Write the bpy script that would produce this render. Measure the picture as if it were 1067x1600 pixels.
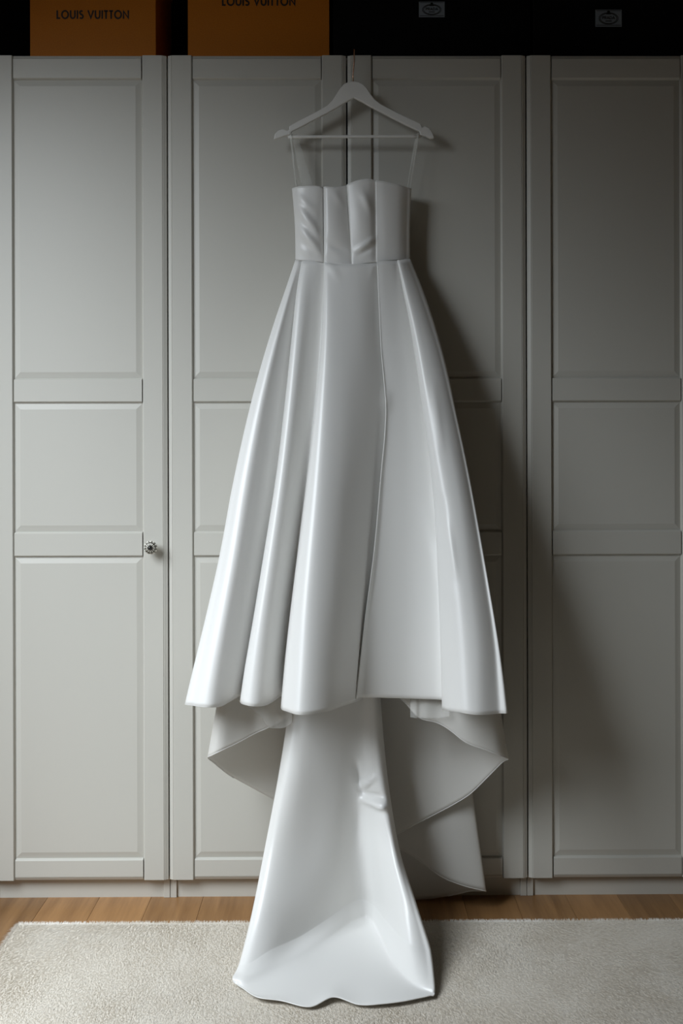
import bpy, math, random
import numpy as np
from mathutils import Vector, Matrix, Euler
for o in list(bpy.data.objects): bpy.data.objects.remove(o)
sc = bpy.context.scene
COL = sc.collection
random.seed(4); RNG = np.random.default_rng(4)

# ------------------------------------------------------------------ camera
F = 1687.0; W, H = 1067.0, 1600.0
CAM = Vector((0.0, -3.0, 1.22))
YAW, ROLL = math.radians(0.4), math.radians(0.15)
SX, SY = -F*math.tan(YAW)/H, -80.0/H
cd = bpy.data.cameras.new('camera'); cam = bpy.data.objects.new('camera', cd); COL.objects.link(cam)
cd.sensor_fit = 'VERTICAL'; cd.sensor_height = 36.0; cd.lens = F/H*36.0
cd.shift_x, cd.shift_y = SX, SY
cam.location = CAM; cam.rotation_euler = (math.pi/2, ROLL, -YAW)
sc.camera = cam
RM = Euler((math.pi/2, ROLL, -YAW)).to_matrix()

def ray(px, py):
    return RM @ Vector(((px-W/2)/F+SX*H/F, (H/2-py)/F+SY*H/F, -1.0))
def at(px, py, Y):            # real-world point seen at a pixel, standing at depth Y
    r = ray(px, py); return CAM + r*((Y-CAM.y)/r.y)
def atz(px, py, z):           # real-world point on the horizontal plane z
    r = ray(px, py); return CAM + r*((z-CAM.z)/r.z)

# ------------------------------------------------------------------ light
w = bpy.data.worlds.new('world'); sc.world = w; w.use_nodes = True
w.node_tree.nodes['Background'].inputs[0].default_value = (0.55, 0.62, 0.72, 1)
w.node_tree.nodes['Background'].inputs[1].default_value = 0.3
WX = -1.55; WY0, WY1, WZ0, WZ1 = -2.85, -0.65, 0.60, 2.60      # window opening in the left wall
ld = bpy.data.lights.new('daylight', 'AREA'); ld.shape = 'RECTANGLE'
ld.size = 1.7; ld.size_y = 1.7; ld.energy = 57; ld.color = (0.86, 0.935, 1.0); ld.spread = math.radians(101)
lo = bpy.data.objects.new('daylight', ld); COL.objects.link(lo)       # sky seen through the window, slanting down into the room
lo.location = (-2.10, -1.72, 2.22)
lo.rotation_euler = (Vector((-1.12, -0.22, 0.0))-lo.location).to_track_quat('-Z', 'Y').to_euler()
vs = sc.view_settings
vs.view_transform = 'Standard'; vs.look = 'None'; vs.gamma = 1.0; vs.use_curve_mapping = False
vs.exposure = 0.0

# ------------------------------------------------------------------ materials
def mat(name, col, rough=0.5, metal=0.0, spec=0.5, **kw):
    m = bpy.data.materials.new(name); m.use_nodes = True
    b = m.node_tree.nodes['Principled BSDF']
    b.inputs['Base Color'].default_value = (*col, 1); b.inputs['Roughness'].default_value = rough
    b.inputs['Metallic'].default_value = metal; b.inputs['Specular IOR Level'].default_value = spec
    for k, v in kw.items(): b.inputs[k.replace('_', ' ')].default_value = v
    return m
def nodes(m): return m.node_tree.nodes, m.node_tree.links, m.node_tree.nodes['Principled BSDF']
def noise_colour(m, c0, c1, scale=(5, 5, 5), detail=4, lo=0.35, hi=0.65, rough=0.55, nscale=1.0, object_space=True):
    n, l, b = nodes(m)
    tc = n.new('ShaderNodeTexCoord'); mp = n.new('ShaderNodeMapping'); mp.inputs['Scale'].default_value = scale
    nz = n.new('ShaderNodeTexNoise'); nz.inputs['Scale'].default_value = nscale; nz.inputs['Detail'].default_value = detail
    nz.inputs['Roughness'].default_value = rough
    rp = n.new('ShaderNodeValToRGB'); rp.color_ramp.elements[0].position = lo; rp.color_ramp.elements[1].position = hi
    rp.color_ramp.elements[0].color = (*c0, 1); rp.color_ramp.elements[1].color = (*c1, 1)
    l.new(tc.outputs['Object'], mp.inputs['Vector']); l.new(mp.outputs['Vector'], nz.inputs['Vector'])
    l.new(nz.outputs['Fac'], rp.inputs['Fac']); l.new(rp.outputs['Color'], b.inputs['Base Color'])
    return rp
def bump(m, scale, strength, dist=0.001, vec=(1, 1, 1), detail=3):
    n, l, b = nodes(m)
    tc = n.new('ShaderNodeTexCoord'); mp = n.new('ShaderNodeMapping'); mp.inputs['Scale'].default_value = vec
    nz = n.new('ShaderNodeTexNoise'); nz.inputs['Scale'].default_value = scale; nz.inputs['Detail'].default_value = detail
    bp = n.new('ShaderNodeBump'); bp.inputs['Strength'].default_value = strength; bp.inputs['Distance'].default_value = dist
    l.new(tc.outputs['Object'], mp.inputs['Vector']); l.new(mp.outputs['Vector'], nz.inputs['Vector'])
    l.new(nz.outputs['Fac'], bp.inputs['Height']); l.new(bp.outputs['Normal'], b.inputs['Normal'])

M = {}
M['paint'] = mat('white_painted_door', (0.528, 0.513, 0.465), 0.42, spec=0.35); bump(M['paint'], 60, 0.05)
M['carcass'] = mat('white_foil_carcass', (0.54, 0.52, 0.465), 0.5); bump(M['carcass'], 40, 0.04)
M['satin'] = mat('ivory_satin', (0.88, 0.87, 0.845), 0.36, spec=0.7, Sheen_Weight=0.1, Sheen_Roughness=0.4)
bump(M['satin'], 900, 0.08, 0.0004, (1.0, 1.0, 0.15))
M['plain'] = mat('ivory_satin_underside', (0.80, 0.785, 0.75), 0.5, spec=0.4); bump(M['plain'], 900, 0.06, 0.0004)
def translucent(m, col, fac):
    n, l, b = nodes(m); t = n.new('ShaderNodeBsdfTranslucent'); t.inputs['Color'].default_value = (*col, 1)
    mx = n.new('ShaderNodeMixShader'); mx.inputs[0].default_value = fac
    l.new(b.outputs[0], mx.inputs[1]); l.new(t.outputs[0], mx.inputs[2]); l.new(mx.outputs[0], n['Material Output'].inputs['Surface'])
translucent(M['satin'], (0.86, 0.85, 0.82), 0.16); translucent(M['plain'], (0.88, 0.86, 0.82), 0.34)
M['hanger'] = mat('white_lacquered_wood', (0.74, 0.73, 0.70), 0.4); bump(M['hanger'], 30, 0.05, 0.001, (1, 1, 4))
M['copper'] = mat('copper_wire', (0.62, 0.36, 0.24), 0.25, metal=1.0); bump(M['copper'], 200, 0.03)
M['orange'] = mat('orange_cardboard', (0.80, 0.27, 0.015), 0.6, spec=0.25)
noise_colour(M['orange'], (0.50, 0.155, 0.008), (0.56, 0.18, 0.012), (300, 300, 300)); bump(M['orange'], 400, 0.15, 0.0004)
M['ink'] = mat('dark_brown_print', (0.012, 0.008, 0.006), 0.6); bump(M['ink'], 300, 0.03)
M['black'] = mat('black_cardboard', (0.004, 0.004, 0.0045), 0.7, spec=0.1); bump(M['black'], 400, 0.1, 0.0004)
M['tag'] = mat('pale_blue_grey_label', (0.24, 0.28, 0.33), 0.5); bump(M['tag'], 300, 0.03)
M['ceramic'] = mat('cream_ceramic', (0.78, 0.76, 0.68), 0.15, spec=0.6); bump(M['ceramic'], 80, 0.05)
M['iron'] = mat('aged_dark_metal', (0.10, 0.09, 0.07), 0.35, metal=0.8); bump(M['iron'], 300, 0.1)
M['jet'] = mat('glossy_black_bead', (0.004, 0.004, 0.004), 0.08); bump(M['jet'], 60, 0.01)
M['wall'] = mat('warm_grey_plaster', (0.50, 0.37, 0.21), 0.9); bump(M['wall'], 120, 0.2)
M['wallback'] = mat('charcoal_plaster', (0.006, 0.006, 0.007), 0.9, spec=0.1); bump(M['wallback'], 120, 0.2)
M['ceil'] = mat('ceiling_plaster', (0.25, 0.23, 0.20), 0.9); bump(M['ceil'], 120, 0.2)
M['frame'] = mat('white_window_frame', (0.75, 0.75, 0.73), 0.4); bump(M['frame'], 50, 0.03)
M['dark'] = mat('shadow_gap_board', (0.02, 0.02, 0.018), 0.8)
bump(M['dark'], 100, 0.02)
def gauze(name, col, fac):
    m = mat(name, col, 0.6); n, l, b = nodes(m)
    bump(m, 500, 0.1, 0.0003)
    tr = n.new('ShaderNodeBsdfTransparent'); mx = n.new('ShaderNodeMixShader'); mx.inputs[0].default_value = fac
    out = n['Material Output']
    l.new(tr.outputs[0], mx.inputs[1]); l.new(b.outputs[0], mx.inputs[2]); l.new(mx.outputs[0], out.inputs['Surface'])
    return m
M['tulle'] = gauze('sheer_tulle', (0.85, 0.84, 0.80), 0.30)
M['ribbon'] = gauze('translucent_hanging_ribbon', (0.85, 0.85, 0.80), 0.22)
# oak: colour by object so each plank differs
m = mat('oiled_oak', (0.3, 0.15, 0.06), 0.38, spec=0.4); M['oak'] = m
rp = noise_colour(m, (0.20, 0.098, 0.036), (0.40, 0.215, 0.088), (26, 1.6, 26), 6, 0.28, 0.72, 0.65)
n, l, b = nodes(m)
oi = n.new('ShaderNodeObjectInfo'); hs = n.new('ShaderNodeHueSaturation'); mr = n.new('ShaderNodeMapRange')
mr.inputs['To Min'].default_value = 0.75; mr.inputs['To Max'].default_value = 1.2
l.new(oi.outputs['Random'], mr.inputs['Value']); l.new(mr.outputs[0], hs.inputs['Value'])
l.new(rp.outputs['Color'], hs.inputs['Color']); l.new(hs.outputs['Color'], b.inputs['Base Color'])
# rug
M['rugbase'] = mat('rug_backing', (0.66, 0.61, 0.53), 0.95); bump(M['rugbase'], 200, 0.3)
M['pile'] = mat('viscose_pile', (0.6, 0.57, 0.52), 0.55, spec=0.35, Sheen_Weight=0.3)
translucent(M['pile'], (0.85, 0.81, 0.74), 0.35)
rp = noise_colour(M['pile'], (0.58, 0.50, 0.39), (0.93, 0.90, 0.85), (3.2, 2.4, 3), 8, 0.36, 0.58, 0.72)

# ------------------------------------------------------------------ helpers
def mesh(name, V, Fc, m, parent=None, smooth=False):
    me = bpy.data.meshes.new(name); me.from_pydata([tuple(v) for v in V], [], [tuple(f) for f in Fc]); me.update()
    if isinstance(m, (list, tuple)):
        for q in m: me.materials.append(q)
    else: me.materials.append(m)
    if smooth: me.polygons.foreach_set('use_smooth', [True]*len(me.polygons))
    o = bpy.data.objects.new(name, me); COL.objects.link(o)
    if parent: o.parent = parent
    return o
def empty(name, loc=(0, 0, 0)):
    o = bpy.data.objects.new(name, None); COL.objects.link(o); o.location = loc; o.empty_display_size = 0.1; return o
def tag(o, label=None, cat=None, group=None, kind=None):
    if label: o['label'] = label
    if cat: o['category'] = cat
    if group: o['group'] = group
    if kind: o['kind'] = kind
    return o
def settle(root):            # keep children where they were built while the root sits at the base
    bpy.context.view_layer.update()
    inv = Matrix.Translation(root.location).inverted()
    for c in root.children: c.matrix_parent_inverse = inv
class MB:
    def __init__(s): s.V = []; s.F = []
    def add(s, V, Fc):
        k = len(s.V); s.V += [tuple(v) for v in V]; s.F += [tuple(i+k for i in f) for f in Fc]; return s
    def box(s, x0, x1, y0, y1, z0, z1, c=0.0):
        if c <= 0:
            V = [(x, y, z) for z in (z0, z1) for y in (y0, y1) for x in (x0, x1)]
            Fc = [(0, 2, 3, 1), (4, 5, 7, 6), (0, 1, 5, 4), (2, 6, 7, 3), (0, 4, 6, 2), (1, 3, 7, 5)]
            return s.add(V, Fc)
        # chamfer the front (low y) rim
        V = [(x0+c, y0, z0+c), (x1-c, y0, z0+c), (x1-c, y0, z1-c), (x0+c, y0, z1-c),
             (x0, y0+c, z0), (x1, y0+c, z0), (x1, y0+c, z1), (x0, y0+c, z1),
             (x0, y1, z0), (x1, y1, z0), (x1, y1, z1), (x0, y1, z1)]
        Fc = [(0, 1, 2, 3)]
        for a in (0, 4):
            for i in range(4):
                j = (i+1) % 4; Fc.append((a+i, a+4+i, a+4+j, a+j))
        Fc.append((11, 10, 9, 8)); return s.add(V, Fc)
    def prism(s, prof, axis, a, b):     # closed profile; axis 'z': prof=(x,y); axis 'x': prof=(y,z); axis 'y': prof=(x,z)
        f = {'z': lambda p, t: (p[0], p[1], t), 'x': lambda p, t: (t, p[0], p[1]), 'y': lambda p, t: (p[0], t, p[1])}[axis]
        n = len(prof); V = [f(p, a) for p in prof]+[f(p, b) for p in prof]
        Fc = [tuple(range(n))[::-1], tuple(range(n, 2*n))]+[(i, (i+1) % n, n+(i+1) % n, n+i) for i in range(n)]
        return s.add(V, Fc)
    def lathe(s, prof, c, n=32, mod=None):    # profile (r, y) about a y axis through c
        V = []
        for r, y in prof:
            for k in range(n):
                a = 2*math.pi*k/n; q = r*(1+(mod(a, r) if mod else 0)); V.append((c[0]+q*math.cos(a), c[1]+y, c[2]+q*math.sin(a)))
        Fc = [(i*n+k, i*n+(k+1) % n, (i+1)*n+(k+1) % n, (i+1)*n+k) for i in range(len(prof)-1) for k in range(n)]
        return s.add(V, Fc)
    def tube(s, P, r, n=10):
        P = [Vector(p) for p in P]; V = []
        for i, p in enumerate(P):
            t = (P[min(i+1, len(P)-1)]-P[max(i-1, 0)]).normalized()
            u = t.cross(Vector((0.3, 0.5, 0.81))).normalized(); v = t.cross(u)
            rr = r[i] if isinstance(r, (list, tuple)) else r
            for k in range(n):
                a = 2*math.pi*k/n; V.append(p+u*(rr*math.cos(a))+v*(rr*math.sin(a)))
        Fc = [(i*n+k, i*n+(k+1) % n, (i+1)*n+(k+1) % n, (i+1)*n+k) for i in range(len(P)-1) for k in range(n)]
        Fc += [tuple(range(n))[::-1], tuple(range((len(P)-1)*n, len(P)*n))]
        return s.add(V, Fc)
    def build(s, name, m, parent=None, smooth=False): return mesh(name, s.V, s.F, m, parent, smooth)
def fix_normals(o):
    import bmesh
    bm = bmesh.new(); bm.from_mesh(o.data); bmesh.ops.recalc_face_normals(bm, faces=bm.faces); bm.to_mesh(o.data); bm.free(); return o
def cr(P, n, axis=0, tension=0.5):           # Catmull-Rom upsampling of a control grid along an axis
    P = np.moveaxis(np.asarray(P, float), axis, 0); N = len(P); out = []
    T = np.empty_like(P); T[1:-1] = (P[2:]-P[:-2])*tension; T[0] = P[1]-P[0]; T[-1] = P[-1]-P[-2]
    for i in range(N-1):
        for k in range(n):
            t = k/n
            out.append((2*t**3-3*t*t+1)*P[i]+(t**3-2*t*t+t)*T[i]+(3*t*t-2*t**3)*P[i+1]+(t**3-t*t)*T[i+1])
    out.append(P[-1]); return np.moveaxis(np.array(out), 0, axis)
def pl(path, ts):                             # smooth curve through (param, value...) samples
    path = np.array(path, float); x = path[:, 0]; o = []
    d = np.gradient(path[:, 1:], x, axis=0)
    for t in ts:
        i = int(np.clip(np.searchsorted(x, t)-1, 0, len(x)-2)); h = x[i+1]-x[i]; s = (t-x[i])/h
        o.append((2*s**3-3*s*s+1)*path[i, 1:]+(s**3-2*s*s+s)*h*d[i]+(3*s*s-2*s**3)*path[i+1, 1:]+(s**3-s*s)*h*d[i+1])
    return np.array(o)
def grid_faces(R, C): return [(r*C+c, r*C+c+1, (r+1)*C+c+1, (r+1)*C+c) for r in range(R-1) for c in range(C-1)]
def sheet(name, G, m, parent, thick=0.0016):
    R, C, _ = G.shape
    o = mesh(name, G.reshape(-1, 3), grid_faces(R, C), m, parent, True)
    if thick:
        s = o.modifiers.new('cloth_thickness', 'SOLIDIFY'); s.thickness = thick; s.offset = 0
    return o

# ------------------------------------------------------------------ the room
RX0, RX1, RY0, RY1, RZ = WX, 2.35, -4.6, 0.66, 2.95
floor = tag(MB().box(RX0, RX1, RY0, RY1, -0.06, -0.012).build('floor', M['dark']), kind='structure')
pw = 0.145
plank_mesh = {}
x = RX0; i = 0
while x < RX1-0.01:
    wd = min(pw, RX1-x)
    cuts = [RY0, RY0+1.0+1.3*((i*0.37) % 1.0), RY0+3.0+1.3*((i*0.61) % 1.0), RY1]
    for a, b2 in zip(cuts[:-1], cuts[1:]):
        L = b2-a; g = 0.0003
        c = 0.0005
        V = [(g, g, -0.012), (wd-g, g, -0.012), (wd-g, L-g, -0.012), (g, L-g, -0.012), (g, g, -c), (wd-g, g, -c), (wd-g, L-g, -c), (g, L-g, -c),
             (g+c, g+c, 0), (wd-g-c, g+c, 0), (wd-g-c, L-g-c, 0), (g+c, L-g-c, 0)]
        Fc = [(3, 2, 1, 0), (8, 9, 10, 11)]+[(k+q, k+(q+1) % 4, k+4+(q+1) % 4, k+4+q) for k in (0, 4) for q in range(4)]
        p = mesh('plank', V, Fc, M['oak'], floor); p.location = (x, a, 0)
    x += pw; i += 1
tag(MB().box(RX0-0.2, RX1+0.2, RY0-0.2, RY1+0.2, RZ, RZ+0.1).build('ceiling', M['ceil']), kind='structure')
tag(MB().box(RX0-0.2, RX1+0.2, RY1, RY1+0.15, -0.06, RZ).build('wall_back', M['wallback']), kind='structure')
tag(MB().box(RX0-0.2, RX1+0.2, RY0-0.15, RY0, -0.06, RZ).build('wall_front', M['wall']), kind='structure')
tag(MB().box(RX1, RX1+0.15, RY0, RY1, -0.06, RZ).build('wall_right', M['wall']), kind='structure')
wl = MB().box(WX-0.2, WX, RY0, WY0, -0.06, RZ).box(WX-0.2, WX, WY1, RY1, -0.06, RZ).box(WX-0.2, WX, WY0, WY1, -0.06, WZ0).box(WX-0.2, WX, WY0, WY1, WZ1, RZ)
tag(wl.build('wall_left', M['wall']), kind='structure')
win = tag(empty('window_1', (WX, (WY0+WY1)/2, WZ0)), kind='structure')
fr = MB().box(WX-0.12, WX-0.06, WY0, WY0+0.05, WZ0, WZ1).box(WX-0.12, WX-0.06, WY1-0.05, WY1, WZ0, WZ1).box(WX-0.12, WX-0.06, WY0+0.05, WY1-0.05, WZ0, WZ0+0.05).box(WX-0.12, WX-0.06, WY0+0.05, WY1-0.05, WZ1-0.05, WZ1)
fr.build('window_frame', M['frame'], win)
MB().box(WX-0.11, WX-0.07, (WY0+WY1)/2-0.03, (WY0+WY1)/2+0.03, WZ0+0.05, WZ1-0.05).build('mullion', M['frame'], win)
MB().box(WX-0.05, WX+0.06, WY0-0.04, WY1+0.04, WZ0-0.025, WZ0).build('window_sill', M['frame'], win)
settle(win)

# ------------------------------------------------------------------ wardrobes
ZT, ZB = at(533, 86.5, 0).z, at(533, 1373.5, 0).z        # door top and bottom
GX = [at(p, 730, 0).x for p in (-18.5, 262.3, 543.5, 823.6, 1104.0)]   # the gaps between doors
SWD = 0.0695                                              # stile width
ZR = [(at(533, 124, 0).z, ZT), (at(533, 629, 0).z, at(533, 590, 0).z), (at(533, 869.5, 0).z, at(533, 829.5, 0).z), (ZB, at(533, 1340, 0).z)]
DT = 0.020
def door(x0, x1, parent, name='door'):
    d = bpy.data.objects.new(name, None); COL.objects.link(d); d.parent = parent; d.empty_display_size = 0.05
    e = 0.0095
    prof = [(0, DT), (0, 0.0055), (0.0035, 0.0040), (e, 0.0008), (e+0.0012, 0.0016), (e+0.0024, 0.0), (SWD-0.005, 0.0), (SWD-0.0035, 0.0014), (SWD, 0.010), (SWD, DT)]
    MB().prism([(x0+p[0], p[1]) for p in prof], 'z', ZB, ZT).build('stile', M['paint'], d)
    MB().prism([(x1-p[0], p[1]) for p in prof][::-1], 'z', ZB, ZT).build('stile', M['paint'], d)
    xa, xb = x0+SWD-0.0005, x1-SWD+0.0005
    for k, (z0, z1) in enumerate(ZR):
        f = 0.0006
        inner_lo = [(0.010, z0), (f+0.0014, z0+0.0035), (f, z0+0.005)]
        inner_hi = [(f, z1-0.005), (f+0.0014, z1-0.0035), (0.010, z1)]
        if k == 0: inner_hi = [(f, z1-0.0095), (f+0.0016, z1-0.0085), (0.0012, z1-0.008), (0.0055, z1)]
        if k == 3: inner_lo = [(0.0055, z0), (0.0012, z0+0.008), (f+0.0016, z0+0.0085), (f, z0+0.0095)]
        prof = [(DT, z0)]+inner_lo+inner_hi+[(DT, z1)]
        MB().prism(prof, 'x', xa+0.0006, xb-0.0006).build('rail', M['paint'], d)
    for (zl, zh) in ((ZR[1][1], ZR[0][0]), (ZR[2][1], ZR[1][0]), (ZR[3][1], ZR[2][0])):
        bw = 0.019; y0, y1 = 0.0095, 0.0045
        a, b2, c, e2 = xa-0.002, xb+0.002, zl-0.002, zh+0.002
        V = [(a, DT-0.003, c), (b2, DT-0.003, c), (b2, DT-0.003, e2), (a, DT-0.003, e2), (a, y0, c), (b2, y0, c), (b2, y0, e2), (a, y0, e2)]
        V += [(a+bw, y1, c+bw), (b2-bw, y1, c+bw), (b2-bw, y1, e2-bw), (a+bw, y1, e2-bw)]
        Fc = [(0, 3, 2, 1), (8, 9, 10, 11)][::1]+[(k+q, k+(q+1) % 4, k+4+(q+1) % 4, k+4+q) for k in (0, 4) for q in range(4)]
        Fc[0] = (3, 2, 1, 0)
        fix_normals(mesh('panel', V, Fc, M['paint'], d))
    return d
def knob(d, p):
    N = 12
    sc_ = lambda a, r: (0.055*math.cos(N*a) if r > 0.006 else 0)
    MB().lathe([(0.0, 0.0), (0.011, 0.0), (0.011, -0.003), (0.006, -0.005), (0.006, -0.014), (0.012, -0.017), (0.0175, -0.021), (0.0185, -0.026), (0.0165, -0.031), (0.011, -0.0345), (0.005, -0.036), (0, -0.036)], p, 96, sc_).build('knob', M['ceramic'], d, True)
    fm = MB()
    for k in range(N):
        a = 2*math.pi*(k+0.5)/N
        pts = [(p.x+r*math.cos(a+s), p.y+y, p.z+r*math.sin(a+s)) for r, y, s in ((0.006, -0.0362, 0), (0.010, -0.0352, 0.03), (0.0135, -0.0334, -0.03), (0.0165, -0.0305, 0), (0.0178, -0.026, 0))]
        fm.tube(pts, [0.0010, 0.0011, 0.0014, 0.0014, 0.0009], 6)
        a2 = 2*math.pi*k/N
        fm.tube([(p.x+r*math.cos(a2), p.y+y, p.z+r*math.sin(a2)) for r, y in ((0.0125, -0.0346), (0.0155, -0.0326))], [0.0010, 0.0014], 6)
    fm.lathe([(0.0064, -0.0345), (0.0068, -0.0365), (0.0060, -0.0380), (0.005, -0.037)], p, 32)
    fm.build('knob_filigree', M['iron'], d, True)
    MB().lathe([(0.0058, -0.036), (0.0056, -0.0385), (0.0045, -0.041), (0.0025, -0.0425), (0.0, -0.043)], p, 24).build('knob_bead', M['jet'], d, True)
def wardrobe(x0, x1, label, ndoors, knobs=()):
    r = tag(empty('wardrobe', ((x0+x1)/2, 0.3, 0)), label, 'wardrobe', 'white panelled wardrobes standing side by side')
    t = 0.0178; y0, y1 = DT+0.002, 0.60; ZC = ZT
    MB().box(x0+0.0008, x0+t, y0, y1, 0, ZC, 0.0006).build('side_panel', M['carcass'], r)
    MB().box(x1-t, x1-0.0008, y0, y1, 0, ZC, 0.0006).build('side_panel', M['carcass'], r)
    MB().box(x0+t, x1-t, y0, y1, ZC-t, ZC).build('top_panel', M['carcass'], r)
    MB().box(x0+t, x1-t, y0, y1, 0.058, 0.058+t).build('base_panel', M['carcass'], r)
    MB().box(x0+t+0.0006, x1-t-0.0006, y0+0.006, y0+0.022, 0.0, 0.0575).build('plinth', M['carcass'], r)
    MB().box(x0+t, x1-t, y1-0.008, y1, 0.058+t, ZC-t).build('back_panel', M['carcass'], r)
    g = 0.0022; dw = (x1-x0)/ndoors
    for k in range(ndoors):
        d = door(x0+k*dw+g, x0+(k+1)*dw-g, r)
        for kk, kp in knobs:
            if kk == k: knob(d, kp)
    bpy.context.view_layer.update()
    settle(r)
    return r
kp = at(237.8, 854.5, -0.002); kp.y = 0.0
wardrobe(GX[0], GX[1], 'white single-door wardrobe with a cream flower knob, at the far left', 1, [(0, kp)])
wardrobe(GX[1], GX[3], 'white double-door wardrobe directly behind the hanging wedding dress', 2)
wardrobe(GX[3], GX[4], 'white single-door wardrobe in the shade at the far right, no knob in view', 1)

# ------------------------------------------------------------------ lettering
def arc(cx, cz, rx, rz, a0, a1, n=14): return [(cx+rx*math.cos(math.radians(a0+(a1-a0)*k/n)), cz+rz*math.sin(math.radians(a0+(a1-a0)*k/n))) for k in range(n+1)]
GL = {  # strokes on a unit-high letter, and its width
 'L': ([[(0.09, 1), (0.09, 0.08), (0.5, 0.08)]], 0.50), 'O': ([arc(0.52, 0.5, 0.44, 0.44, 90, 450, 30)], 1.04),
 'U': ([[(0.09, 1)]+arc(0.39, 0.37, 0.30, 0.30, 180, 360)+[(0.69, 1)]], 0.78), 'I': ([[(0.09, 0), (0.09, 1)]], 0.18),
 'S': ([arc(0.30, 0.735, 0.205, 0.19, 35, 270, 12)+arc(0.30, 0.285, 0.235, 0.215, 90, -145, 12)], 0.60),
 'V': ([[(0.03, 1), (0.40, 0.10), (0.77, 1)]], 0.80), 'T': ([[(0.0, 0.92), (0.56, 0.92)], [(0.28, 0.92), (0.28, 0)]], 0.56),
 'N': ([[(0.09, 0), (0.09, 0.90), (0.75, 0.10), (0.75, 1)]], 0.84),
 'P': ([[(0.09, 0), (0.09, 0.93)]+arc(0.33, 0.70, 0.24, 0.23, 90, -90)+[(0.09, 0.47)]], 0.62),
 'R': ([[(0.09, 0), (0.09, 0.93)]+arc(0.33, 0.70, 0.24, 0.23, 90, -90)+[(0.09, 0.47)], [(0.30, 0.47), (0.62, 0)]], 0.66),
 'A': ([[(0.02, 0), (0.40, 0.93), (0.78, 0)], [(0.18, 0.30), (0.62, 0.30)]], 0.80),
 'D': ([[(0.09, 0.08), (0.09, 0.92)]+arc(0.34, 0.5, 0.42, 0.42, 90, -90)+[(0.09, 0.08)]], 0.80), ' ': ([], 0.30)}
def ribbon(mb, P, wdt, y, th=0.0004):
    P = [np.array(p, float) for p in P]; closed = np.allclose(P[0], P[-1]); n = len(P); A = []; B = []
    for i in range(n):
        a = P[i]-P[i-1] if i else (P[0]-P[-2] if closed else P[1]-P[0])
        b2 = P[i+1]-P[i] if i < n-1 else (P[1]-P[0] if closed else P[-1]-P[-2])
        a = a/np.linalg.norm(a); b2 = b2/np.linalg.norm(b2)
        na = np.array((-a[1], a[0])); nb = np.array((-b2[1], b2[0])); mm = na+nb; mm /= max(np.linalg.norm(mm), 1e-6)
        k = min(1/max(mm@na, 0.4), 2.2); A.append(P[i]+mm*k*wdt/2); B.append(P[i]-mm*k*wdt/2)
    V = [(p[0], y-th, p[1]) for p in A]+[(p[0], y-th, p[1]) for p in B]+[(p[0], y, p[1]) for p in A]+[(p[0], y, p[1]) for p in B]
    Fc = []
    for i in range(n-1): Fc += [(i, n+i, n+i+1, i+1), (2*n+i, i, i+1, 2*n+i+1), (n+i, 3*n+i, 3*n+i+1, n+i+1)]
    mb.add(V, Fc)
def text(mb, s, xa, xb, z0, hgt, y, stroke=0.19, gap=0.16):
    wd = sum(GL[c][1] for c in s)+gap*(len(s)-1); kx = (xb-xa)/wd; x = 0
    for c in s:
        for st in GL[c][0]: ribbon(mb, [(xa+(x+p[0])*kx, z0+p[1]*hgt) for p in st], stroke*hgt, y)
        x += GL[c][1]+gap

# ------------------------------------------------------------------ boxes on the wardrobes
ZC = ZT+0.0004
def carton(name, px0, px1, Y, hgt, depth, m, label, group, lid=0.0):
    x0, x1 = at(px0, 60, Y).x, at(px1, 60, Y).x
    r = tag(empty(name, ((x0+x1)/2, Y+depth/2, ZC)), label, 'box', group)
    MB().box(x0, x1, Y, Y+depth, ZC, ZC+hgt-lid, 0.0008).build('box_body', m, r)
    MB().box(x0-0.0025, x1+0.0025, Y-0.0025, Y+depth+0.0025, ZC+hgt-lid, ZC+hgt, 0.0008).build('box_lid', m, r)
    return r
YB = 0.06
G1 = 'gift boxes on top of the wardrobes'
r = carton('gift_box', 47, 243.5, YB, 0.32, 0.28, M['orange'], 'orange cardboard box at far left on the wardrobes, lettering fully in view', G1, 0.03)
mb = MB(); a, b2 = at(88.5, 29, YB), at(201.5, 29, YB); zt = at(145, 16.2, YB).z; zb = at(145, 29.6, YB).z
text(mb, 'LOUIS VUITTON', a.x, b2.x, zb, zt-zb, YB-0.0002); mb.build('lettering', M['ink'], r); settle(r)
r = carton('gift_box', 293.5, 514.5, YB, 0.40, 0.30, M['orange'], 'wider orange box beside the black boxes, lettering cut by the photo top', G1, 0.03)
mb = MB(); a, b2 = at(347, 8, YB), at(461.5, 8, YB); zt = at(405, -4.5, YB).z; zb = at(405, 9, YB).z
text(mb, 'LOUIS VUITTON', a.x, b2.x, zb, zt-zb, YB-0.0002); mb.build('lettering', M['ink'], r); settle(r)
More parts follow.
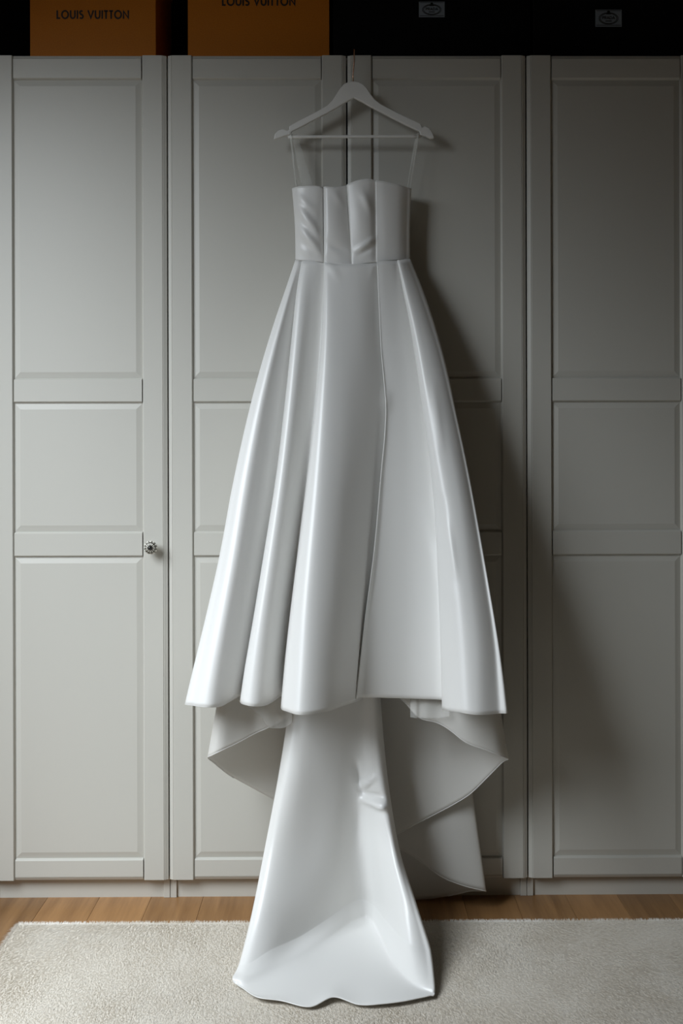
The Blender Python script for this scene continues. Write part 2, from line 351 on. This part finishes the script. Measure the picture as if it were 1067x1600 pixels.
def badge(r, px, py0, py1, Y, hw):
    c0, c1 = at(px-hw, py1, Y), at(px+hw, py0, Y); Y -= 0.0003
    MB().box(c0.x, c1.x, Y-0.0012, Y, c0.z, c1.z).build('paper_label', M['tag'], r)
    cx, cz = (c0.x+c1.x)/2, (c0.z+c1.z)/2; w_, h_ = c1.x-c0.x, c1.z-c0.z; y = Y-0.0013
    mb = MB()
    for s_ in (1, 0.88): ribbon(mb, arc(cx, cz-0.02*h_, 0.36*w_*s_, 0.34*h_*s_, 90, 450, 40), 0.022*w_, y)
    text(mb, 'PRADA', cx-0.24*w_, cx+0.24*w_, cz-0.06*h_, 0.17*h_, y, 0.22, 0.1)
    ribbon(mb, [(cx-0.12*w_, cz-0.17*h_), (cx+0.12*w_, cz-0.17*h_)], 0.05*h_, y)
    ribbon(mb, [(cx-0.05*w_, cz+0.26*h_), (cx, cz+0.40*h_), (cx+0.05*w_, cz+0.26*h_), (cx-0.05*w_, cz+0.26*h_)], 0.05*w_, y)
    ribbon(mb, arc(cx, cz+0.36*h_, 0.035*w_, 0.06*h_, 90, 450, 12), 0.035*w_, y)
    for s_ in (0.44, -0.42): ribbon(mb, [(cx-0.47*w_, cz+s_*h_), (cx+0.47*w_, cz+s_*h_)], 0.03*h_, y)
    mb.build('label_print', M['ink'], r)
r = carton('shoe_box', 520.5, 828, YB, 0.42, 0.34, M['black'], 'black box with pale label above the right half of the middle wardrobe', G1, 0.04)
badge(r, 674.5, 3, 27, YB, 20); settle(r)
r = carton('shoe_box', 833, 1100, YB, 0.38, 0.34, M['black'], 'black box with pale label above the right-hand wardrobe', G1, 0.04)
badge(r, 950.5, 15.5, 42, YB, 20.5); settle(r)

# ------------------------------------------------------------------ hanger
HY = -0.050
up = [(428, 219), (429.5, 210), (435, 204.5), (442, 202.5), (449, 205), (452, 203), (452, 198), (466, 190), (482, 182), (500, 172.5), (511, 166), (519, 158), (525, 149), (531, 139.5), (537, 132.5), (544, 129), (552, 128), (560, 129), (567, 132.5), (573, 138.5), (579, 148), (585, 156), (594, 163), (606, 169.5), (622, 177.5), (640, 186), (657, 194), (658.5, 198), (659.5, 200), (664, 198), (670, 200.5), (675, 208), (678.5, 216)]
dn = [(672, 217), (664, 213), (657, 212), (655, 206), (640, 199), (622, 190), (600, 178.5), (580, 168), (566, 160), (553, 153.5), (541, 160), (527, 168.5), (510, 178), (490, 188.5), (470, 199), (456, 206), (452, 211), (445, 213), (437, 216)]
hr = tag(empty('clothes_hanger', at(552, 215, HY)), 'white wooden clothes hanger hooked over the top of the wardrobe door', 'hanger')
out = [at(p[0], p[1], HY) for p in up+dn]
o = MB().prism([(p.x, p.z) for p in out], 'y', HY-0.006, HY+0.006).build('hanger_body', M['hanger'], hr); fix_normals(o)
bv = o.modifiers.new('edge', 'BEVEL'); bv.width = 0.002; bv.segments = 2; bv.limit_method = 'ANGLE'; bv.angle_limit = 1.0
a, b2 = at(450, 214, HY), at(659, 213, HY)
MB().tube([a.lerp(b2, k/12) for k in range(13)], 0.0042, 14).build('crossbar', M['hanger'], hr, True)
nk = at(552, 131, HY); hk = at(553.5, 95, HY-0.002); ys = HY; tz = ZT+0.0042
pts = [nk, at(551.5, 118, HY), at(552.5, 105, HY), hk]
r0 = (0.012-HY)/2; cy = HY+r0
for k in range(0, 13):
    a_ = math.pi*(1-k/12); pts.append(Vector((hk.x, cy+r0*math.cos(a_), tz-0.010+0.010*math.sin(a_))))
MB().tube(pts, 0.0017, 8).build('hook', M['copper'], hr, True)
settle(hr)

# ------------------------------------------------------------------ wedding dress
dress = tag(empty('wedding_dress', at(533, 1408, -0.25)), 'strapless ivory satin wedding dress with pleated skirt and train, hanging before the wardrobes', 'dress')

# bodice: columns of (top px, top py, waist px, waist py, depth top, depth waist, depth middle)
bod = [
 (478, 300, 480, 404, -0.028, -0.030, -0.026), (457.5, 296, 463, 404, -0.060, -0.062, -0.058), (462, 293, 466, 405, -0.080, -0.078, -0.080),
 (474, 291.5, 478, 406, -0.090, -0.087, -0.094), (490, 291, 493, 407, -0.093, -0.092, -0.096), (501, 292.3, 503, 408, -0.090, -0.092, -0.089),
 (505.5, 293.5, 506, 409, -0.080, -0.088, -0.078), (506.5, 292.5, 508, 410, -0.092, -0.098, -0.096), (511, 292.3, 514, 411, -0.100, -0.101, -0.105), (524, 293, 529, 412.5, -0.099, -0.103, -0.104),
 (538, 291, 545, 413.5, -0.090, -0.101, -0.094), (542, 290, 550, 414, -0.084, -0.099, -0.084), (542.5, 289, 551, 414, -0.094, -0.101, -0.097), (547, 286.5, 555, 413.5, -0.099, -0.102, -0.102), (560, 282, 567, 411.5, -0.103, -0.102, -0.107), (575, 280, 579, 409.5, -0.101, -0.100, -0.103),
 (586, 282.3, 587, 408.5, -0.095, -0.096, -0.092), (588.5, 282.7, 590, 408, -0.096, -0.096, -0.094), (602, 284.5, 604, 406.5, -0.095, -0.093, -0.094), (622, 289, 622, 405, -0.086, -0.084, -0.084),
 (636, 293.5, 634, 404, -0.070, -0.070, -0.068), (641.5, 296, 639.5, 404, -0.056, -0.056, -0.055), (622, 300, 622, 404, -0.024, -0.026, -0.024)]
NT = 9
def bodpt(c, t):
    px = c[0]+(c[2]-c[0])*t; py = c[1]+(c[3]+1.8-c[1])*t
    Y = (1-t)**2*c[4]+2*t*(1-t)*(2*c[6]-0.5*(c[4]+c[5]))+t*t*c[5]
    sag = 1.5*math.sin(math.pi*t)
    if c[0] < 470: px += sag
    if c[0] > 630: px -= sag*0.7
    return at(px, py, Y)
CG = np.array([[bodpt(c, t) for c in bod] for t in np.linspace(0, 1, NT)])
G = cr(cr(CG, 8, 1), 6, 0)
R_, C_, _ = G.shape
def inv(P):                                        # world point back to target pixels (only used to place creases)
    q = RM.transposed() @ (Vector(P)-CAM); return W/2+(q.x/-q.z-SX*H/F)*F, H/2-(q.z and (q.y/-q.z-SY*H/F)*F)
def crease(G, lst):                                # creases: (px0,py0,px1,py1,width px,height m) ridges (+) and troughs (-)
    for r in range(G.shape[0]):
        for c in range(G.shape[1]):
            x, y = inv(G[r, c]); dy = 0.0
            for (x0, y0, x1, y1, wd, h) in lst:
                vx, vy = x1-x0, y1-y0; L2 = vx*vx+vy*vy; s = ((x-x0)*vx+(y-y0)*vy)/L2; sc2 = min(max(s, 0), 1)
                d = math.hypot(x-x0-sc2*vx, y-y0-sc2*vy)
                if d < 3*wd: dy -= h*math.exp(-(d/wd)**2)*(0.35+0.65*math.sin(math.pi*min(max(s, 0.0), 1.0)))
            G[r, c, 1] += dy
    return G
G = crease(G, [(463, 322, 502, 372, 7, 0.009), (464, 352, 503, 398, 7, 0.010), (464, 306, 492, 330, 6, 0.004), (466, 384, 490, 402, 6, 0.003),
               (556, 392, 586, 372, 4, 0.006), (560, 398, 584, 386, 3, -0.004), (566, 300, 578, 330, 6, 0.005), (520, 300, 538, 322, 6, 0.003), (512, 380, 545, 396, 6, -0.004)])
sheet('bodice', G, M['satin'], dress, 0.0022)
# piped top edge of the bodice
MB().tube([G[0, c] for c in range(0, C_, 2)], 0.0014, 6).build('neckline_piping', M['satin'], dress, True)

# front skirt: columns of traced folds (py -> px), waist depth, hem depth, shape exponent
ZH = None
def hemY(py, z=0.613):
    r = ray(540, py); return CAM.y+r.y*((z-CAM.z)/r.z)
def col(path, yw, yh, p=1.0): return (path, yw, yh, p)
SK = [
 col([(404, 500), (700, 440), (1080, 400)], -0.026, -0.050),
 col([(404, 478), (600, 420), (800, 385), (1085, 330)], -0.028, -0.10),
 col([(404, 463.5), (450, 448), (500, 431), (600, 401), (740, 368.5), (870, 344), (980, 319), (1050, 302), (1099, 290.5)], -0.060, -0.285),
 col([(406, 464.5), (450, 450.5), (500, 434), (600, 406), (740, 375), (870, 352), (980, 329), (1050, 314), (1103, 303)], -0.072, hemY(1103), 0.95),
 col([(406, 466.5), (450, 454), (500, 440), (600, 415), (740, 388), (870, 367), (980, 347), (1050, 334), (1105.5, 325)], -0.078, hemY(1105.5), 0.95),
 col([(407, 470), (450, 458), (500, 446), (600, 425), (740, 402), (870, 382), (980, 363), (1050, 352), (1104, 344)], -0.079, hemY(1103), 1.0),
 col([(407, 474), (450, 464), (500, 456), (600, 440), (740, 420), (870, 400), (980, 382), (1050, 371), (1095, 361)], -0.076, hemY(1097), 1.08),
 col([(408, 478), (450, 468), (500, 461), (600, 449.5), (740, 434), (870, 415), (980, 397), (1050, 386), (1086, 378)], -0.073, hemY(1091), 1.12),
 col([(408, 472), (450, 464.5), (500, 459), (600, 449), (740, 432.5), (870, 412), (980, 394), (1050, 382), (1097, 375.5)], -0.080, hemY(1099), 1.0),
 col([(408, 474), (450, 467.5), (500, 462.5), (600, 453), (740, 437), (870, 418), (980, 401), (1050, 391), (1102, 385)], -0.086, hemY(1103)-0.01, 0.9),
 col([(408, 480), (450, 476), (500, 472), (600, 463), (740, 448), (870, 431), (980, 416), (1050, 408), (1104, 403)], -0.091, hemY(1104.5), 0.92),
 col([(408, 494), (450, 490), (500, 486), (600, 476), (740, 461), (870, 445), (980, 431), (1050, 424), (1100, 420)], -0.092, hemY(1099), 1.05),
 col([(409, 510), (450, 507), (500, 504), (600, 496), (740, 479), (870, 463), (980, 450), (1050, 444), (1086, 443)], -0.088, hemY(1090.5), 1.15),
 col([(409.5, 507), (450, 506), (500, 504), (560, 500), (650, 491), (760, 479), (870, 465.5), (950, 455.5), (1030, 446.5), (1106, 439.5)], -0.097, hemY(1107), 1.0),
 col([(410, 508.5), (450, 508), (500, 506.5), (560, 503), (650, 495), (760, 484), (870, 471.5), (950, 462.5), (1030, 455), (1112, 449)], -0.102, hemY(1113), 0.92),
 col([(411, 514), (450, 514.5), (500, 514), (560, 512), (650, 507), (760, 499), (870, 489), (950, 482), (1030, 477), (1117, 471)], -0.106, hemY(1117.5), 0.92),
 col([(412.5, 532), (500, 537), (600, 538), (700, 534), (800, 528), (900, 522), (1000, 515), (1112, 509)], -0.110, hemY(1113), 0.98),
 col([(413, 558), (500, 565), (600, 567), (700, 564), (800, 557), (900, 551), (1000, 543), (1103, 535)], -0.109, hemY(1103), 1.04),
 col([(412, 580), (500, 586), (600, 593), (700, 589), (800, 583), (900, 574), (1000, 565), (1096, 557)], -0.101, hemY(1094.5)+0.004, 1.18),
 col([(410, 594), (500, 600), (600, 608), (700, 605), (800, 598), (900, 587), (1000, 576), (1092, 566)], -0.086, hemY(1092)+0.024, 1.25),
 col([(409, 589.5), (470, 592.5), (560, 597), (630, 603), (690, 600.5), (740, 595.5), (800, 590.5), (860, 584.5), (970, 570), (1092, 556)], -0.103, hemY(1092)-0.022, 1.12),
 col([(409, 591), (470, 594), (560, 599), (630, 605.5), (690, 604), (740, 600), (800, 596), (860, 591), (970, 579), (1090, 568)], -0.105, hemY(1090.5)-0.014, 1.1),
 col([(408, 600), (500, 607), (600, 618), (700, 622), (800, 621), (900, 617), (1000, 613), (1090.5, 607)], -0.104, hemY(1090.5), 1.12),
 col([(408, 614), (500, 626), (600, 641), (700, 648), (800, 653), (900, 654), (1000, 653), (1092, 652)], -0.098, hemY(1090), 1.18),
 col([(407, 627), (500, 645), (600, 663), (700, 676), (800, 683), (900, 689), (1000, 693), (1095, 697)], -0.084, hemY(1093), 1.15),
 col([(407, 621.5), (450, 629.5), (500, 639.5), (560, 649.5), (620, 658), (700, 669), (760, 676), (900, 685), (1000, 689), (1108, 691.5)], -0.091, hemY(1104), 1.05),
 col([(407, 623), (450, 632.5), (500, 644), (560, 655.5), (620, 665), (700, 678), (760, 688), (900, 705), (1000, 713), (1113, 717)], -0.096, hemY(1114.5), 0.92),
 col([(406, 628), (450, 641), (500, 656), (560, 671), (620, 684), (700, 701), (760, 713), (900, 731), (1000, 743), (1117, 746)], -0.091, hemY(1117.5), 0.92),
 col([(405, 635), (450, 652), (500, 669), (560, 687), (620, 701), (700, 719), (760, 731), (900, 755), (1000, 770), (1115, 778)], -0.078, hemY(1114.5), 0.92),
 col([(405, 640), (450, 658.5), (500, 675.5), (560, 692.5), (660, 714), (740, 730.5), (800, 741.5), (950, 767.5), (1050, 783.5), (1112, 791.5)], -0.060, hemY(1112), 0.95),
 col([(405, 625), (600, 680), (800, 720), (1090, 755)], -0.028, -0.14),
 col([(405, 600), (700, 650), (1085, 690)], -0.026, -0.060)]
NV = 16
ts = np.linspace(0, 1, NV)
CG = np.zeros((NV, len(SK), 3))
for j, (path, yw, yh, p) in enumerate(SK):
    py0, py1 = path[0][0], path[-1][0]
    pys = py0+(py1-py0)*ts; pxs = pl(path, pys)[:, 0]
    for i_ in range(NV): CG[i_, j] = at(pxs[i_], pys[i_], yw+(yh-yw)*ts[i_]**p)
G = cr(cr(CG, 9, 1), 7, 0)
G = crease(G, [(668, 800, 700, 930, 9, 0.004), (676, 600, 690, 700, 6, 0.003), (690, 780, 690, 840, 5, -0.005), (700, 820, 712, 900, 5, 0.004), (604, 610, 604, 640, 8, 0.004), (512, 414, 530, 432, 4, 0.004), (578, 428, 588, 414, 4, 0.004)])
sheet('skirt', G, M['satin'], dress, 0.0024)
MB().tube([G[-1, c]+np.array((0, 0, 0.001)) for c in range(18, G.shape[1]-14)], 0.0011, 6).build('hem_edge', M['satin'], dress, True)
# waist seam
MB().tube([Vector(G[0, c])+Vector((0, -0.0005, 0)) for c in range(18, G.shape[1]-18)], 0.0010, 6).build('waist_seam', M['satin'], dress, True)

# underskirt: the longer back layer whose hem swings out to both sides and falls in a cascade
US = [  # hem px, hem py, hem depth, waist px, waist depth
 (520, 1300, -0.045, 540, -0.022), (470, 1272, -0.050, 520, -0.024), (425, 1248, -0.070, 500, -0.028), (388, 1228, -0.090, 487, -0.034), (358, 1211, -0.120, 474, -0.042), (334, 1192, -0.165, 466, -0.050),
 (324.5, 1184, -0.205, 463, -0.056), (331, 1180, -0.235, 464, -0.062), (345, 1173, -0.240, 466, -0.066), (370, 1161, -0.225, 474, -0.070), (398, 1146, -0.215, 482, -0.074), (420, 1136, -0.215, 490, -0.078), (450, 1118, -0.21, 500, -0.08),
 (490, 1080, -0.20, 515, -0.082), (540, 1050, -0.19, 540, -0.084), (590, 1060, -0.19, 580, -0.082), (630, 1095, -0.20, 600, -0.078), (655, 1121, -0.215, 608, -0.074), (682, 1129, -0.215, 615, -0.070), (702, 1140, -0.225, 620, -0.068), (728, 1160, -0.235, 628, -0.066), (760, 1172, -0.235, 634, -0.062), (783, 1181, -0.225, 638, -0.060),
 (794, 1186, -0.195, 640, -0.054), (785, 1191, -0.165, 638, -0.048), (760, 1216, -0.140, 630, -0.044), (735, 1240, -0.125, 622, -0.042), (710, 1256, -0.112, 612, -0.040), (680, 1272, -0.100, 600, -0.038), (645, 1290, -0.090, 588, -0.034), (605, 1312, -0.078, 575, -0.030),
 (588, 1322, -0.068, 568, -0.027), (600, 1322, -0.060, 572, -0.026), (632, 1330, -0.062, 585, -0.026), (660, 1348, -0.070, 596, -0.026), (690, 1370, -0.082, 606, -0.027), (725, 1384, -0.092, 614, -0.027),
 (757.5, 1392, -0.085, 622, -0.026), (752, 1392, -0.062, 620, -0.022), (733, 1392.5, -0.040, 612, -0.019), (700, 1400, -0.022, 600, -0.016), (655, 1406, -0.014, 585, -0.014), (600, 1407, -0.012, 565, -0.012)]
tU = np.array([0.45, 0.55, 0.65, 0.74, 0.82, 0.88, 0.93, 0.97, 1.0])
CG = np.zeros((len(tU), len(US), 3))
for j, (hx, hy, hY, wx, wY) in enumerate(US):
    for i_, t in enumerate(tU): 
        py = 408+(hy-408)*t; bow = 8*math.sin(math.pi*t)
        px = wx+(hx-wx)*t+(bow if hx > 700 and j < 30 else 0)
        CG[i_, j] = at(px, py, wY+(hY-wY)*t**1.1)
G = cr(cr(CG, 8, 1), 4, 0)
sheet('underskirt', G, M['plain'], dress, 0.0018)
MB().tube([G[-1, c] for c in range(30, G.shape[1]-16)], 0.0014, 6).build('underskirt_hem', M['satin'], dress, True)

# sheer lining peeping out below the front hem
def lining(cols):
    CG = np.array([[at(c[0]+(c[2]-c[0])*t, c[1]+(c[3]-c[1])*t, c[4]+0.03*(1-t)) for c in cols] for t in (0, 0.5, 1)])
    sheet('lining', cr(cr(CG, 6, 1), 4, 0), M['tulle'], dress, 0)
lining([(372, 1078, 371, 1092, -0.250), (392, 1078, 391, 1106, -0.256), (407, 1078, 406, 1118, -0.252), (420, 1078, 420, 1136, -0.257), (432, 1078, 431, 1138, -0.253), (445, 1078, 444, 1137, -0.257), (456, 1078, 456, 1130, -0.253)])
lining([(641, 1080, 641, 1120.5, -0.236), (650, 1080, 650, 1122, -0.240), (656, 1080, 656, 1121.5, -0.234), (667, 1080, 667, 1122, -0.241), (684, 1080, 684, 1122, -0.238), (702, 1080, 702, 1119, -0.24)])

# train: comes from under the skirt, down to the rug and lies out in front
RT = 0.012   # pile height
def fl(px, py, lift=0.004): return atz(px, py, RT+lift)
# each column: list of hanging (px,py,Y), then floor contact (px,py), then hem (px,py)
TR = [
 ([(500, 1060, -0.10), (480, 1200, -0.11), (462, 1330, -0.16), (446, 1430, -0.24), (432, 1500, -0.31)], (430, 1512), (440, 1524)),
 ([(466, 1060, -0.125), (450, 1200, -0.15), (430, 1330, -0.21), (410, 1430, -0.29), (392, 1500, -0.38)], (386, 1514), (394, 1528)),
 ([(459, 1060, -0.160), (438, 1200, -0.205), (414, 1330, -0.265), (394, 1430, -0.345), (374, 1508, -0.445)], (364, 1527), (371, 1536)),
 ([(463, 1060, -0.180), (441, 1200, -0.230), (417, 1330, -0.280), (397, 1430, -0.365), (378, 1510, -0.465)], (369.5, 1530), (381, 1545)),
 ([(471, 1060, -0.190), (450, 1200, -0.245), (427, 1330, -0.290), (409, 1430, -0.372), (394, 1505, -0.460)], (384, 1531), (403, 1561)),
 ([(485, 1060, -0.190), (468, 1200, -0.245), (449, 1330, -0.283), (434, 1425, -0.352), (424, 1485, -0.415)], (418, 1519), (440, 1565)),
 ([(506, 1060, -0.182), (496, 1200, -0.225), (484, 1330, -0.258), (474, 1415, -0.305), (468, 1465, -0.335)], (464, 1499), (484, 1573)),
 ([(530, 1060, -0.170), (526, 1200, -0.198), (521, 1320, -0.225), (517, 1395, -0.240), (514, 1435, -0.250)], (512, 1469), (521, 1562)),
 ([(552, 1060, -0.158), (552, 1200, -0.172), (552, 1310, -0.180), (554, 1375, -0.178), (555, 1408, -0.174)], (556, 1440), (560, 1569.5)),
 ([(566, 1060, -0.152), (568, 1200, -0.170), (572, 1310, -0.188), (577, 1375, -0.190), (580, 1412, -0.188)], (582, 1441), (594, 1570)),
 ([(576, 1060, -0.155), (582, 1200, -0.190), (593, 1315, -0.236), (602, 1390, -0.282), (608, 1445, -0.325)], (613, 1497), (628, 1566)),
 ([(584, 1060, -0.155), (593, 1200, -0.198), (609, 1320, -0.262), (625, 1405, -0.348), (637, 1475, -0.430)], (644, 1530), (653, 1561)),
 ([(589, 1060, -0.142), (600, 1200, -0.188), (618, 1322, -0.258), (642, 1410, -0.360), (663, 1485, -0.446)], (670, 1543), (671, 1557)),
 ([(591, 1060, -0.125), (603, 1200, -0.160), (622, 1322, -0.225), (649, 1410, -0.335), (673, 1485, -0.425)], (679, 1540), (678.5, 1552)),
 ([(580, 1060, -0.10), (590, 1200, -0.12), (606, 1322, -0.155), (630, 1410, -0.20), (655, 1480, -0.26)], (666, 1502), (674, 1520))]
CG = []
for hang, ct, hm in TR:
    c_ = [at(*h) for h in hang]
    a = fl(*ct, 0.012); hmp = fl(*hm, 0.004); b2 = a.lerp(hmp, 0.16); b2.z = RT+0.006
    c_ += [a.lerp(c_[-1], 0.28), a, b2, a.lerp(hmp, 0.4), a.lerp(hmp, 0.72), hmp]
    for q in (-3, -2): c_[q].z = RT+0.004
    CG.append(c_)
CG = np.array(CG).transpose(1, 0, 2)
for j in range(4, 13):                       # hem lifts in waves
    CG[-1, j, 2] += (0.004, 0.002, 0.0, 0.006, 0.0, 0.002, 0.002, 0.002, 0.002)[j-4]
G = cr(cr(CG, 9, 1), 26, 0)
r0_, r1_ = 26*4, 26*9
for it in range(260):                        # ease the bend where the cloth meets the rug
    G[r0_:r1_] = 0.5*G[r0_:r1_]+0.25*(G[r0_-1:r1_-1]+G[r0_+1:r1_+1])
G = crease(G, [(562, 1230, 582, 1216, 5, 0.018), (566, 1248, 606, 1262, 5, 0.019), (568, 1240, 600, 1246, 4, -0.016), (556, 1195, 566, 1240, 6, -0.014), (588, 1262, 604, 1256, 3, 0.008), (560, 1260, 556, 1320, 9, -0.006), (600, 1290, 612, 1340, 6, -0.004), (596, 1270, 640, 1420, 7, 0.004)])
G[:, :, 2] = np.maximum(G[:, :, 2], RT+0.0025)
sheet('train', G, M['satin'], dress, 0.0020)
MB().tube([G[-1, c] for c in range(0, G.shape[1])], 0.0014, 6).build('train_hem', M['satin'], dress, True)

# hanging ribbons
def strap(A, B, wa, wb, Y0, Y1):
    V = []
    for t in np.linspace(0, 1, 9):
        px, py, Y = A[0]+(B[0]-A[0])*t, A[1]+(B[1]-A[1])*t, Y0+(Y1-Y0)*t
        w0 = wa[0]+(wb[0]-wa[0])*t; w1 = wa[1]+(wb[1]-wa[1])*t
        V.append([at(px+w0, py, Y), at(px+(w0+w1)/2+1.2*math.sin(6*t), py, Y-0.002), at(px+w1, py, Y)])
    sheet('hanging_ribbon', cr(np.array(V), 4, 1), M['ribbon'], dress, 0.0006)
strap((452, 206), (463, 293), (-0.5, 4), (-1, 3), -0.058, -0.066)
strap((457, 209), (480, 292), (-2, 7), (-9, 10), -0.044, -0.040)
strap((655, 207), (644, 294), (-3, 0.5), (-4, -0.5), -0.058, -0.060)
strap((651, 209), (638, 293), (-2, 2), (-2, 2), -0.043, -0.036)
settle(dress)

# ------------------------------------------------------------------ rug
ca = atz(29, 1444, 0.004); cb = atz(1067, 1440, 0.004); cl = atz(0, 1489, 0.004)
rl = ca.x; rr = 2.05; rb = (ca.y+cb.y)/2; rf = -2.7
print('rug corner', ca, cb, cl)
rug = tag(empty('rug', ((rl+rr)/2, (rb+rf)/2, 0)), 'pale grey-beige pile rug on the oak floor under the dress train', 'rug')
MB().box(rl, rr, rf, rb, 0.0005, 0.006).build('backing', M['rugbase'], rug)
# dense pile, finer where it is close to view
def pile(x0, x1, y0, y1, step, hgt):
    nx, ny = int((x1-x0)/step), int((y1-y0)/step); X, Yg = np.meshgrid(np.linspace(x0, x1, nx), np.linspace(y0, y1, ny))
    n_ = X.size; X = X.ravel()+RNG.uniform(-.5, .5, n_)*step; Yg = Yg.ravel()+RNG.uniform(-.5, .5, n_)*step
    fld = np.sin(X*5.1+1.3*np.sin(Yg*4.7+X*2.1))+np.sin(X*11.0-Yg*9.0+1.0)*0.6+np.sin(Yg*17+X*3.0)*0.4
    ang = 1.45+0.15*fld-0.4*X+RNG.normal(0, 0.22, n_); lean = hgt*(2.9+0.4*fld+RNG.normal(0, .6, n_)); hh = hgt*(0.7+0.06*fld+RNG.uniform(-.15, .15, n_))
    wd = 0.0011 if step < 0.005 else step*0.7; a2 = ang+math.pi/2+RNG.normal(0, .5, n_)
    P0 = np.stack([X-wd*np.cos(a2), Yg+wd*np.sin(a2), np.full(n_, 0.004)], 1); P1 = np.stack([X+wd*np.cos(a2), Yg-wd*np.sin(a2), np.full(n_, 0.004)], 1)
    P2 = np.stack([X+lean*np.cos(ang), Yg-lean*np.sin(ang), 0.004+hh], 1)
    return np.stack([P0, P1, P2], 1).reshape(-1, 3)
def fringe(x0, x1, y, n_, back):
    X = RNG.uniform(x0, x1, n_); a_ = RNG.normal(0, 0.6, n_); ln = RNG.uniform(0.003, 0.010, n_); w2 = 0.0012
    z = RNG.uniform(0.003, 0.012, n_)
    if back: P = [np.stack([X-w2, np.full(n_, y-0.003), z*0.5], 1), np.stack([X+w2, np.full(n_, y-0.003), z*0.5], 1), np.stack([X+ln*np.sin(a_), y-0.001+ln*np.cos(a_), z], 1)]
    else: P = [np.stack([np.full(n_, y+0.003), X-w2, z*0.5], 1), np.stack([np.full(n_, y+0.003), X+w2, z*0.5], 1), np.stack([y+0.001-ln*np.cos(a_), X+ln*np.sin(a_), z], 1)]
    return np.stack(P, 1).reshape(-1, 3)
V = np.concatenate([fringe(rl, rr, rb, 9000, True), fringe(-1.3, rb, rl, 3500, False), pile(rl-0.003, 1.25, -1.05, rb+0.003, 0.0028, 0.0065), pile(1.25, rr, -1.05, rb, 0.011, 0.009), pile(rl, rr, rf, -1.05, 0.013, 0.009)])
me = bpy.data.meshes.new('pile'); nt = len(V)//3
me.vertices.add(len(V)); me.vertices.foreach_set('co', V.astype(np.float32).ravel())
me.loops.add(len(V)); me.loops.foreach_set('vertex_index', np.arange(len(V), dtype=np.int32))
me.polygons.add(nt); me.polygons.foreach_set('loop_start', np.arange(0, len(V), 3, dtype=np.int32))
me.update(calc_edges=True); me.validate(); me.materials.append(M['pile'])
po = bpy.data.objects.new('pile', me); COL.objects.link(po); po.parent = rug; po['kind'] = 'stuff'
settle(rug)
